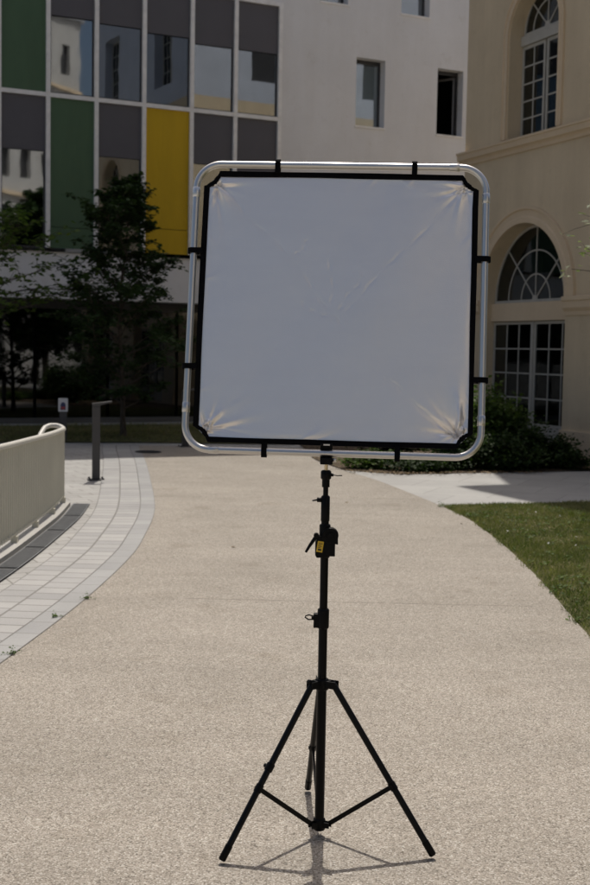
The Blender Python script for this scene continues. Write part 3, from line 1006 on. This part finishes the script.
# fallen leaves along the bed edge
rnd = random.Random(77)
lf = MB()
for k in range(260):
    x = rnd.uniform(.75, 3.6); y = 17.25 + abs(x - 1.5) * .25 + rnd.gauss(0, .13)
    leaf_quad(lf, Vector((x, y, .035)), .05, rnd, .9)
tag(lf.build('leaf_litter', M['dry']), 'scatter of dry brown leaves along the front edge of the planting bed', 'leaf litter', kind='stuff')
# single fallen leaves lying on the gravel
rnd = random.Random(5)
spots = [(.62, 13.9, 'dry leaf lying on the far gravel right of the stand'), (-.55, 10.6, 'dry leaf on the gravel left of the stand, near the paver curve'), (1.42, 9.3, 'dry leaf on the gravel close to the lawn edge'),
         (1.70, 12.3, 'dry leaf at the tip of the lawn beside the gravel')]
for (x, y, lb__) in spots:
    q = MB(); leaf_quad(q, Vector((0, 0, .012)), .045, rnd, .95)
    tag(q.build('fallen_leaf', M['dry'], loc=(x, y, .004)), lb__, 'leaf', 'fallen leaves on the gravel path')
# broad-leaved clover and dandelion rosettes in the lawn
cl_ = MB(); rnd = random.Random(15)
for k in range(150):
    y = rnd.uniform(7.0, 13.8); x = RX[int(round(y / .05))] + rnd.uniform(.0, 1.4)
    for j in range(9):
        leaf_quad(cl_, Vector((x + rnd.gauss(0, .035), y + rnd.gauss(0, .035), .02 + rnd.random() * .02)), .032, rnd, .7)
tag(cl_.build('lawn_clover', M['leaf_mid']), 'patches of clover and broad leaves mixed into the lawn', 'clover', kind='stuff')
# daisies in the lawn
dm = MB()
for k in range(9):
    a = 2 * pi * k / 9
    dm.add([(0, 0, .0), (cos(a - .25) * .010, sin(a - .25) * .010, .002), (cos(a) * .013, sin(a) * .013, .001), (cos(a + .25) * .010, sin(a + .25) * .010, .002)], [(0, 1, 2, 3)])
dm.tube([(0, 0, -.035), (0, 0, 0)], .0008, n=4, caps=False)
daisy = dm.build('daisy', M['flower'])
tag(daisy, 'tiny white daisy in the lawn right of the path', 'daisy', 'daisies scattered in the lawn')
rnd = random.Random(9)
for k in range(11):
    y = rnd.choice([rnd.uniform(9, 13.4), rnd.gauss(10.8, .5)]); x = RX[int(round(y / .05))] + rnd.uniform(.12, 1.1)
    o = daisy if k == 0 else daisy.copy()
    if k: COL.objects.link(o)
    o.location = (x, y, .04); o.rotation_euler = (rnd.uniform(-.5, .5) + .4, rnd.uniform(-.4, .4), rnd.uniform(0, 6))

# ------------------------------------------------------------------ railing round the sunken stair
rl = spline([(-2.50, 13.24, 0), (-2.43, 12.3, 0), (-2.405, 11.47, 0), (-2.386, 9.9, 0), (-2.43, 8.4, 0), (-2.56, 7.0, 0), (-2.85, 5.7, 0)], 60)
Lr = [0]
for i in range(1, len(rl)): Lr.append(Lr[-1] + (rl[i] - rl[i - 1]).length)
def rail_at(s):
    i = 0
    while i < len(Lr) - 2 and Lr[i + 1] < s: i += 1
    t = (s - Lr[i]) / (Lr[i + 1] - Lr[i])
    return rl[i].lerp(rl[i + 1], t), (rl[i + 1] - rl[i]).normalized()
def ztop(s): return .835 + .07 * min(1, s / 3.4)
RAIL = empty('railing', (0, 0, 0))
tag(RAIL, 'curved beige metal railing with close upright bars at the left of the path', 'railing')
hr = MB(); pts = []
for (x, y, z) in [(-2.72, 12.90, .70), (-2.715, 13.08, .79), (-2.70, 13.22, .85), (-2.665, 13.31, .868), (-2.61, 13.345, .868), (-2.555, 13.335, .858), (-2.52, 13.29, .845)]:
    pts.append(Vector((x, y, z)))
for k in range(0, 78):
    s_ = k * .1
    p, t = rail_at(s_); pts.append(Vector((p.x, p.y, ztop(s_))))
hr.tube(pts, .025, n=12)
hr.build('handrail', M['rail_top'], RAIL)
low_ = MB(); kb = []
for k in range(0, 78):
    p, t = rail_at(k * .1 + .01); kb.append((p, t))
low_.tube([(p.x, p.y, .115) for p, t in kb], .014, n=6)
low_.build('bottom_rail', M['rail'], RAIL)
NBAR = 96
bars = MB()
for k in range(NBAR):
    s_ = .02 + k * .08
    p, t = rail_at(s_)
    n_ = Vector((-t.y, t.x, 0))
    m = Matrix(((n_.x, t.x, 0, p.x), (n_.y, t.y, 0, p.y), (0, 0, 1, 0), (0, 0, 0, 1)))
    MB().box(-.0135, .0135, -.006, .006, .10, ztop(s_) - .02, m).build('bar', M['rail'], RAIL)
for k in range(9):
    p, t = rail_at(.05 + k * .92)
    n_ = Vector((-t.y, t.x, 0))
    m = Matrix(((n_.x, t.x, 0, p.x), (n_.y, t.y, 0, p.y), (0, 0, 1, 0), (0, 0, 0, 1)))
    MB().box(-.028, .028, -.03, .03, .045, .10, m).build('foot', M['rail'], RAIL)
# stone kerb under the railing and drain grates beside it
rline = [Vector((p.x, p.y, 0)) for p in rl[::6]] + [rl[-1]]
def solid_strip(name, line, d0, d1, z0, z1, mat):
    a, b = offset_line(line, d0), offset_line(line, d1)
    mb = MB(); n = len(line); vs = []
    for i in range(n):
        vs += [(a[i].x, a[i].y, z0), (a[i].x, a[i].y, z1), (b[i].x, b[i].y, z1), (b[i].x, b[i].y, z0)]
    fs = [(0, 1, 2, 3), (4 * n - 1, 4 * n - 2, 4 * n - 3, 4 * n - 4)]
    for i in range(n - 1):
        for k in range(3):
            fs.append((4 * i + k, 4 * (i + 1) + k, 4 * (i + 1) + k + 1, 4 * i + k + 1))
    return mb.add(vs, fs).build(name, mat)
# (line runs toward the camera: positive offset is to its left, i.e. toward +x)
tag(solid_strip('kerb', rline, -.06, .075, 0, .045, mat_render('kerb_stone', (.42, .405, .37), .1, .8, False)), kind='structure')
gmat = paint('galvanised_grate', (.17, .175, .18), .45, metal=.5)
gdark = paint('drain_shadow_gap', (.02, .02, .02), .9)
seg = 0
s0 = -.12
def grate_point(s_):
    if s_ < 0:
        p, t = rail_at(0.001); return p + t * s_, t
    return rail_at(s_)
gi = 0
while s0 < 6.2:
    root = empty('drain_grate', (0, 0, 0))
    bk = MB(); sl = MB()
    L_ = .98
    def quadpt(s_, d):
        p, t = grate_point(s_); n_ = Vector((-t.y, t.x, 0)); q = p + n_ * d; return q
    for j in range(6):
        a, b = s0 + L_ * j / 6, s0 + L_ * (j + 1) / 6
        q = [quadpt(a, .095), quadpt(b, .095), quadpt(b, .275), quadpt(a, .275)]
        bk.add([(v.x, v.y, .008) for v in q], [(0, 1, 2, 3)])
    for j in range(22):
        a = s0 + .02 + (L_ - .04) * j / 22
        b = a + .020
        q = [quadpt(a, .105), quadpt(b, .105), quadpt(b, .265), quadpt(a, .265)]
        sl.add([(v.x, v.y, .016) for v in q] + [(v.x, v.y, .009) for v in q], [(0, 1, 2, 3), (0, 4, 5, 1), (2, 6, 7, 3), (1, 5, 6, 2), (3, 7, 4, 0)])
    for d0, d1 in ((.095, .105), (.265, .275)):
        for j in range(6):
            a, b = s0 + L_ * j / 6, s0 + L_ * (j + 1) / 6
            q = [quadpt(a, d0), quadpt(b, d0), quadpt(b, d1), quadpt(a, d1)]
            sl.add([(v.x, v.y, .016) for v in q], [(0, 1, 2, 3)])
    bk.build('trough', gdark, root); sl.build('grid', gmat, root)
    tag(root, ['farthest drain grate, by the end of the railing', 'second drain grate from the far end of the railing', 'third drain grate from the far end of the railing',
               'fourth drain grate along the railing foot, at the left edge', 'fifth drain grate along the railing foot, beyond the left edge', 'sixth drain grate along the railing foot, beyond the left edge',
               'nearest drain grate along the railing foot, beyond the left edge'][gi], 'drain grate', 'drain grates along the railing')
    gi += 1
    s0 += 1.0

# ------------------------------------------------------------------ bollard lamps
def make_bollard():
    root = empty('bollard_lamp', (0, 0, 0))
    MB().box(-.05, .05, -.045, .045, .012, .955).build('post', M['bollard'], root, bevel=.004)
    h_ = MB()
    h_.prism([(-.052, .957), (-.052, .995), (.20, 1.028), (.20, 1.012), (.05, .972), (.052, .957)], -.046, .046)
    h_.build('lamp_head', M['bollard'], root, bevel=.003)
    MB().box(-.11, .11, -.11, .11, .0, .011).build('base_plate', M['bollard'], root)
    for sx in (-1, 1):
        for sy in (-1, 1):
            MB().cyl((sx * .085, sy * .085, .011), .013, .022, n=8).build('bolt', M['bollard'], root)
    return root
b1 = make_bollard(); b1.location = (-2.58, 15.9, .002); b1.rotation_euler.z = radians(12)
tag(b1, 'dark bollard lamp with its arm to the right on the pale pavers beyond the railing', 'bollard lamp', 'bollard lamps')
b2 = copy_tree(b1); b2.location = (-1.93, 21.5, .002); b2.rotation_euler.z = radians(20)
tag(b2, 'dark bollard lamp half hidden behind the lower left frame corner, in the shade', 'bollard lamp')

# small sign totem
sg = empty('sign_post', (-4.20, 22.2, 0), radians(6))
tag(sg, 'short dark post with a small white card at its top, near the shaded lawn strip', 'sign')
MB().box(-.065, .065, -.03, .03, 0, .80).build('post', M['bollard'], sg, bevel=.003)
cd = MB().box(-.085, .085, -.038, -.0305, .55, .79).build('card', M['sign_white'], sg)
ar = MB(); ar.prism([(-.045, .58), (-.045, .66)] + [(-.045 * cos(pi * k / 10), .66 + .06 * sin(pi * k / 10)) for k in range(1, 10)] + [(.045, .66), (.045, .58)], -.042, -.0385)
ar.build('symbol', M['sign_blue'], cd)
MB().box(-.035, .035, -.0445, -.0425, .59, .64).build('symbol', M['sign_red'], cd)

# cast drain cover in the shaded paving
mc = MB(); mc.cyl((0, 0, .012), .22, .008, n=40)
for k in range(-4, 5):
    w = sqrt(.2 ** 2 - (k * .045) ** 2)
    mc.box(-w, w, k * .045 - .008, k * .045 + .008, .0201, .025)
tag(mc.build('drain_cover', paint('cast_iron', (.025, .025, .026), .6), loc=(-2.42, 20.2, 0)), 'round dark drain cover in the shaded paving beyond the gravel path', 'drain cover')

# ------------------------------------------------------------------ light stand
ST = empty('light_stand', (.11, 4.26, 0.008))
tag(ST, 'black tripod stand on the gravel path holding up the square reflector', 'light stand')
K, KP = M['black'], M['black_plastic']
def part(name, mb, mat, parent=ST, bev=0.0): return mb.build(name, mat, parent, bevel=bev)
def off(v): return Vector(v)
part('lower_tube', MB().cyl((0, 0, .030), .0168, .50, n=24), K)
part('lower_tube', MB().cyl((0, 0, .535), .0155, .225, n=24), K)
part('middle_tube', MB().cyl((0, 0, .80), .0140, .24, n=24), K)
part('upper_tube', MB().cyl((0, 0, 1.09), .0115, .08, n=20), K)
part('top_tube', MB().cyl((0, 0, 1.19), .0090, .085, n=20), K)
# collar with wing lever
c = MB(); c.cyl((0, 0, .748), .0205, .072, n=24, bev=.004)
c.box(-.034, -.012, -.012, .012, .752, .802)
col1 = part('collar', c, KP, bev=.002)
w = MB(); w.tube([(-.030, 0, .79), (-.050, -.004, .797), (-.062, -.004, .793), (-.064, -.004, .788), (-.052, -.004, .780), (-.034, 0, .780)], .0026, n=8)
w.cyl((-.036, -.012, .787), .006, .024, axis=(0, 1, 0), n=10)
part('wing_lever', w, K, col1)
# geared clamp with half-round housing, lever and label
g_ = MB()
g_.cyl((0, 0, 1.000), .0195, .118, n=24, bev=.003)
g_.prism([(-.028, 1.002), (-.033, 1.012), (-.033, 1.055), (-.022, 1.078), (.010, 1.078), (.014, 1.004)], -.024, .016)
g_.box(.0, .036, -.026, .012, 1.008, 1.072)
gear = part('geared_clamp', g_, KP, bev=.0025)
hs = MB()
hs.prism([(.018 + .029 * cos(t), 1.082 + .026 * sin(t)) for t in [(-.35 + (pi + .5) * k / 18) for k in range(19)]] + [(-.008, 1.06), (.046, 1.05)], -.028, .006)
hs.cyl((.018, -.035, 1.080), .012, .008, axis=(0, 1, 0), n=16)
part('housing', hs, KP, gear, .002)
lv_ = MB(); lv_.tube([(-.022, -.018, 1.078), (-.036, -.024, 1.070), (-.052, -.026, 1.046), (-.066, -.026, 1.022)], [.0075, .0068, .0056, .0042], n=10)
lv_.cyl((-.030, -.030, 1.080), .0095, .018, axis=(0, 1, 0), n=14)
part('lever', lv_, K, gear)
rot = Matrix.Translation((-.0165, 0, 1.042)) @ Matrix.Rotation(radians(9), 4, 'Y')
lab = MB(); lab.box(-.0105, .0105, -.0262, -.0245, -.019, .019, rot)
lb_ = part('label', lab, M['label'], gear)
ik = MB()
for (a, b, z0, z1) in ((-.007, .007, .010, .0125), (-.007, .004, .005, .0068), (-.007, .006, .0005, .0023), (-.007, .002, -.004, -.0022), (-.006, .006, -.014, -.0075)):
    ik.box(a, b, -.0266, -.0263, z0, z1, rot)
part('print', ik, M['ink'], lb_)
# upper collar with knob
c = MB(); c.cyl((0, 0, 1.125), .0155, .094, n=22, bev=.005); c.cyl((0, 0, 1.100), .0135, .03, n=22)
col2 = part('collar', c, KP)
kn = MB(); kn.cyl((-.012, 0, 1.203), .0085, .018, axis=(-1, 0, 0), n=14, bev=.002); kn.tube([(-.028, 0, 1.203), (-.046, -.004, 1.200)], [.0035, .0025], n=8)
part('knob', kn, K, col2)
c = MB(); c.cyl((0, 0, 1.248), .0135, .03, n=20); c.cyl((0, 0, 1.274), .0185, .033, n=22, bev=.005)
col3 = part('collar', c, KP)
kn = MB(); kn.cyl((.014, 0, 1.291), .006, .012, axis=(1, 0, 0), n=12); kn.tube([(.024, 0, 1.291), (.040, -.004, 1.289), (.056, -.006, 1.290)], [.002, .0018, .0022], n=8)
part('knob', kn, K, col3)
part('spigot', MB().cyl((0, 0, 1.306), .0062, .034, n=16), M['brass'])
# bracket clamping the bottom bar of the frame
bk = MB(); bk.box(-.0215, .0215, -.018, .030, 1.328, 1.3505); bk.box(-.0215, .0215, .0185, .030, 1.3507, 1.392); bk.box(-.0215, .0215, -.006, .030, 1.3922, 1.400)
brk = part('bracket', bk, KP, bev=.002)
part('screw', MB().box(-.011, .011, -.0085, -.0062, 1.3935, 1.3985), M['steel'], brk)
kn = MB(); kn.cyl((.0218, .006, 1.342), .0075, .014, axis=(1, 0, 0), n=12, bev=.002)
part('knob', kn, M['steel'], brk)
# leg collar + legs + braces
lc = MB(); lc.cyl((0, 0, .530), .024, .040, n=24, bev=.003)
feet = [Vector((-.332, -.257, 0)), Vector((.386, -.186, 0)), Vector((-.036, .440, 0))]
HZ = .553
for f in feet:
    a = atan2(f.y, f.x)
    m = Matrix.Translation((0, 0, HZ)) @ Matrix.Rotation(a, 4, 'Z')
    lc.box(.018, .058, -.016, -.0125, -.013, .013, m); lc.box(.018, .058, .0125, .016, -.013, .013, m)
    lc.box(.018, .032, -.0122, .0122, -.012, .012, m)
part('leg_collar', lc, KP, bev=.0015)
kn = MB(); kn.cyl((-.034, -.030, .562), .008, .022, axis=(-.6, -.5, .3), n=12, bev=.002)
part('knob', kn, K)
hb = MB(); hb.cyl((0, 0, .022), .0215, .044, n=24, bev=.004)
for f in feet:
    a = atan2(f.y, f.x)
    m = Matrix.Translation((0, 0, .046)) @ Matrix.Rotation(a, 4, 'Z')
    hb.box(.016, .042, -.012, -.008, -.010, .010, m); hb.box(.016, .042, .008, .012, -.010, .010, m)
part('brace_collar', hb, KP, bev=.0015)
for i, f in enumerate(feet):
    dr = f.normalized(); perp = Vector((-dr.y, dr.x, 0))
    top = dr * .045 + Vector((0, 0, HZ)); foot = f + Vector((0, 0, .012))
    lg = MB(); ax = (foot - top).normalized()
    lg.tube([top - ax * .012, foot - ax * .02], .0112, n=14)
    leg = part('leg', lg, M['leg_metal'])
    part('foot', MB().tube([foot - ax * .055, foot - ax * .004, foot], [.0128, .0128, .0085], n=14), KP, leg)
    j = foot.lerp(top, .40)
    cl = MB(); cl.tube([j - ax * .014, j + ax * .014], .0135, n=14)
    cl.cyl(tuple(j - perp * .016), .006, .032, axis=tuple(perp), n=10)
    part('joint', cl, KP, leg)
    if i != 1:
        q = foot.lerp(top, .52)
        c = MB(); c.tube([q - ax * .014, q + ax * .014], .0145, n=14)
        outw = -perp if i == 0 else dr
        c.cyl(tuple(q + outw * .010), .0075, .018, axis=tuple(outw), n=12, bev=.002)
        if i == 0: part('leg_clamp', c, KP, leg)
    b = MB()
    h0 = dr * .030 + Vector((0, 0, .046))
    d_ = (j - h0); L_ = d_.length; d_.normalize()
    nz = d_.cross(perp).normalized()
    m = Matrix(((d_.x, perp.x, nz.x, h0.x), (d_.y, perp.y, nz.y, h0.y), (d_.z, perp.z, nz.z, h0.z), (0, 0, 0, 1)))
    b.box(0, L_, -.0045, .0045, -.008, .008, m)
    part('brace', b, K, bev=.001)

# ------------------------------------------------------------------ reflector panel
tilt, yaw, roll = radians(10.66), radians(-4.11), radians(-.45)
Cn = Vector((.1367, 4.36, 1.8805))
r_ = Vector((cos(yaw), sin(yaw), 0)); f_ = Vector((-sin(yaw), cos(yaw), 0))
u_ = Vector((0, 0, cos(tilt))) + f_ * sin(tilt)
y_ = f_ * cos(tilt) - Vector((0, 0, 1)) * sin(tilt)
r2 = r_ * cos(roll) + u_ * sin(roll); u2 = u_ * cos(roll) - r_ * sin(roll)
HS = .5163
base = Cn - u2 * HS
RP = empty('reflector_panel')
RP.matrix_world = Matrix(((r2.x, y_.x, u2.x, base.x), (r2.y, y_.y, u2.y, base.y), (r2.z, y_.z, u2.z, base.z), (0, 0, 0, 1)))
tag(RP, 'square silver fabric reflector in a rounded tube frame clamped on the stand', 'reflector')
TR, CR = .0124, .088
pts = []
for (cx, cz, a0) in ((HS - CR, HS - CR, 0), (-HS + CR, HS - CR, 90), (-HS + CR, -HS + CR, 180), (HS - CR, -HS + CR, 270)):
    for k in range(13):
        a = radians(a0 + 90 * k / 12)
        pts.append((cx + CR * cos(a), 0, cz + HS + CR * sin(a)))
# subdivide straight runs so that the tube can be smooth shaded
fp = MB().tube(pts, TR, n=24, closed=True)
frame = fp.build('frame', M['steel'], RP)
for (x, z, ax) in ((-HS, HS + .393, (0, 0, 1)), (.385, 2 * HS, (1, 0, 0)), (HS, HS - .405, (0, 0, 1)), (-.43, 0, (1, 0, 0)), (-HS, .13, (0, 0, 1)), (HS, 2 * HS - .13, (0, 0, 1))):
    MB().cyl((x, 0, z), TR + .0016, .036, axis=ax, n=24, bev=.001).build('sleeve', mat_steel('sleeve_steel', (.78, .78, .77), .35) if x == -HS and z > .5 else M['steel'], frame)
def outline(a, c, conc=.007, n=6):
    o = []
    for (sx, sz, flip) in ((1, 1, 0), (-1, 1, 1), (-1, -1, 0), (1, -1, 1)):
        p = Vector((sx * a, 0, sz * (a - c))); q = Vector((sx * (a - c), 0, sz * a))
        if flip: p, q = q, p
        for k in range(n + 1):
            t = k / n
            v = p.lerp(q, t) - Vector((sx, 0, sz)).normalized() * conc * sin(pi * t)
            o.append(Vector((v.x, 0, v.z + HS)))
    return o
wr = random.Random(3)
oo = outline(.4895, .056); oi = outline(.4700, .039)
def dens(poly, m):
    out = []
    for i in range(len(poly)):
        a, b = poly[i], poly[(i + 1) % len(poly)]
        for k in range(m): out.append(a.lerp(b, k / m))
    return out
oo, oi = dens(oo, 14), dens(oi, 14)
n = len(oo)
vs = []
for i in range(n):
    jo = .0011 * sin(i * .21) + .0007 * sin(i * .57 + 1); ji = .0010 * sin(i * .33 + 2) + .0006 * sin(i * .83)
    o_, q_ = oo[i], oi[i]
    d = (o_ - q_)
    if d.length > 0: d.normalize()
    o_ = o_ + d * jo; q_ = q_ + d * ji
    vs += [(o_.x, -.0045, o_.z), (q_.x, -.0045, q_.z), (q_.x, .0045, q_.z), (o_.x, .0045, o_.z)]
fs = []
for i in range(n):
    j = (i + 1) % n
    for k in range(4):
        l = (k + 1) % 4
        fs.append((4 * i + k, 4 * j + k, 4 * j + l, 4 * i + l))
MB().add(vs, fs, smooth=False).build('border', M['tape'], RP)
# fabric as a fine grid with tension folds running out of the corners
N_ = 300; A = .482
def seg_d(x, z, p, q):
    px, pz = p; qx, qz = q
    dx_, dz_ = qx - px, qz - pz
    t = max(0, min(1, ((x - px) * dx_ + (z - pz) * dz_) / (dx_ * dx_ + dz_ * dz_)))
    ex, ez = x - (px + t * dx_), z - (pz + t * dz_)
    s_ = (dx_ * ez - dz_ * ex) / sqrt(dx_ * dx_ + dz_ * dz_)
    return sqrt(ex * ex + ez * ez), s_, t
creases = [((-.44, .44), (-.16, .17)), ((-.16, .17), (.04, -.09)), ((.02, -.02), (.34, .33)), ((.0, -.05), (-.14, .02)), ((.12, -.20), (.45, -.45)), ((-.16, .17), (-.10, .25)),
           ((-.03, .22), (-.01, .0)), ((.10, .13), (.0, -.02))]
rf = random.Random(12)
folds = []      # (corner x, z, angle, width, length, amp)
for (sx, sz, strong) in ((-1, 1, 1.0), (1, 1, .75), (-1, -1, 1.1), (1, -1, 1.5)):
    a0 = atan2(-sz, -sx)
    for k in range(14):
        folds.append((sx * (.455 - rf.uniform(0, .03)), sz * (.455 - rf.uniform(0, .03)), a0 + (k - 6.5) / 6.5 * 1.2 + rf.gauss(0, .07), rf.uniform(.0030, .0070), rf.uniform(.025, .09), strong * rf.uniform(.3, 1.0) * .0135 * rf.choice((1, -1, -1))))
for k in range(7):      # small gathers along the edges
    side = rf.choice((0, 1, 2, 3)); u = rf.uniform(-.35, .35)
    x, z, a = [(u, .47, -pi / 2), (u, -.47, pi / 2), (-.47, u, 0), (.47, u, pi)][side]
    folds.append((x, z, a + rf.uniform(-1.1, 1.1), .008, rf.uniform(.03, .06), .0022))
folds += [(.215, .47, -.35 - .2, .006, .06, .003), (-.10, -.47, .45, .008, .07, .003), (-.05, -.47, .3, .007, .07, -.0025)]
vs = []; idx = {}
inside = {}
for i in range(N_ + 1):
    for j in range(N_ + 1):
        x = -A + 2 * A * i / N_; z = -A + 2 * A * j / N_
        inside[i, j] = (abs(x) + abs(z)) < 2 * .482 - .047
        if not inside[i, j]: continue
        h = .0030 * sin(x * 6 + z * 2.2) * cos(z * 4.6 - x) + .0008 * sin(x * 15 - z * 9)
        for (p, q) in creases:
            if min(p[0], q[0]) - .02 < x < max(p[0], q[0]) + .02 and min(p[1], q[1]) - .02 < z < max(p[1], q[1]) + .02:
                d, s_, t = seg_d(x, z, p, q)
                dd = s_ + .005 * sin(t * 9 + p[0] * 20) + .0016 * sin(t * 37)
                if d < .03: h -= .0011 * math.exp(-(dd / .0058) ** 2) * (.55 + .45 * sin(t * 23 + 1)) * min(1, t * 8, (1 - t) * 8)
        for (cx, cz, a, wd, ln, am) in folds:
            dx_, dz_ = x - cx, z - cz
            if abs(dx_) > .25 or abs(dz_) > .25: continue
            t = dx_ * cos(a) + dz_ * sin(a); s_ = -dx_ * sin(a) + dz_ * cos(a)
            if t < -.03: continue
            ww = wd * (.6 + 1.2 * abs(t) / ln)
            h += am * math.exp(-(s_ / ww) ** 2) * math.exp(-max(0, t) / ln * 1.3) * min(1, (t + .03) / .03)
        e_ = min(A - abs(x), A - abs(z), (2 * .482 - .047 - abs(x) - abs(z)) / 1.414)
        e_ = max(0, min(1, (e_ - .004) / .026)); h *= e_ * e_ * (3 - 2 * e_)
        idx[i, j] = len(vs); vs.append((x, -h, z + HS))
fs = []
for i in range(N_):
    for j in range(N_):
        k = [(i, j), (i + 1, j), (i + 1, j + 1), (i, j + 1)]
        if all(q in idx for q in k): fs.append(tuple(idx[q] for q in k))
MB().add(vs, fs, smooth=True).build('fabric', M['fabric'], RP)
# hook-and-loop straps from the border round the tube
for (x, z, ang) in ((-.226, 2 * HS, 0), (.262, 2 * HS, 0), (-.234, 0, 180), (.230, 0, 180), (-HS, HS + .196, 90), (-HS, HS - .222, 90), (HS, HS + .185, -90), (HS, HS - .245, -90)):
    m = Matrix.Translation((x, 0, z)) @ Matrix.Rotation(radians(-ang), 4, 'Y')
    s_ = MB()
    s_.prism([(-.0095, -.033), (.0095, -.033), (.0095, .006), (-.0095, .006)], -.0152, -.0126, m)
    s_.prism([(-.0095, -.033), (.0095, -.033), (.0095, .006), (-.0095, .006)], .0126, .0152, m)
    ring = []
    mbx = []
    for k in range(13):
        a = pi * k / 12
        for rr in (.0126, .0152):
            for xx in (-.0095, .0095):
                mbx.append(m @ Vector((xx, -rr * cos(a), .006 + rr * sin(a))))
    ff = []
    for k in range(12):
        b0_ = 4 * k
        for (p, q) in ((0, 1), (1, 3), (3, 2), (2, 0)):
            ff.append((b0_ + p, b0_ + q, b0_ + 4 + q, b0_ + 4 + p))
    s_.add(mbx, ff, smooth=False)
    s_.box(-.0095, .0095, -.0125, .0125, -.033, -.020, m)
    s_.build('strap', M['tape'], RP)
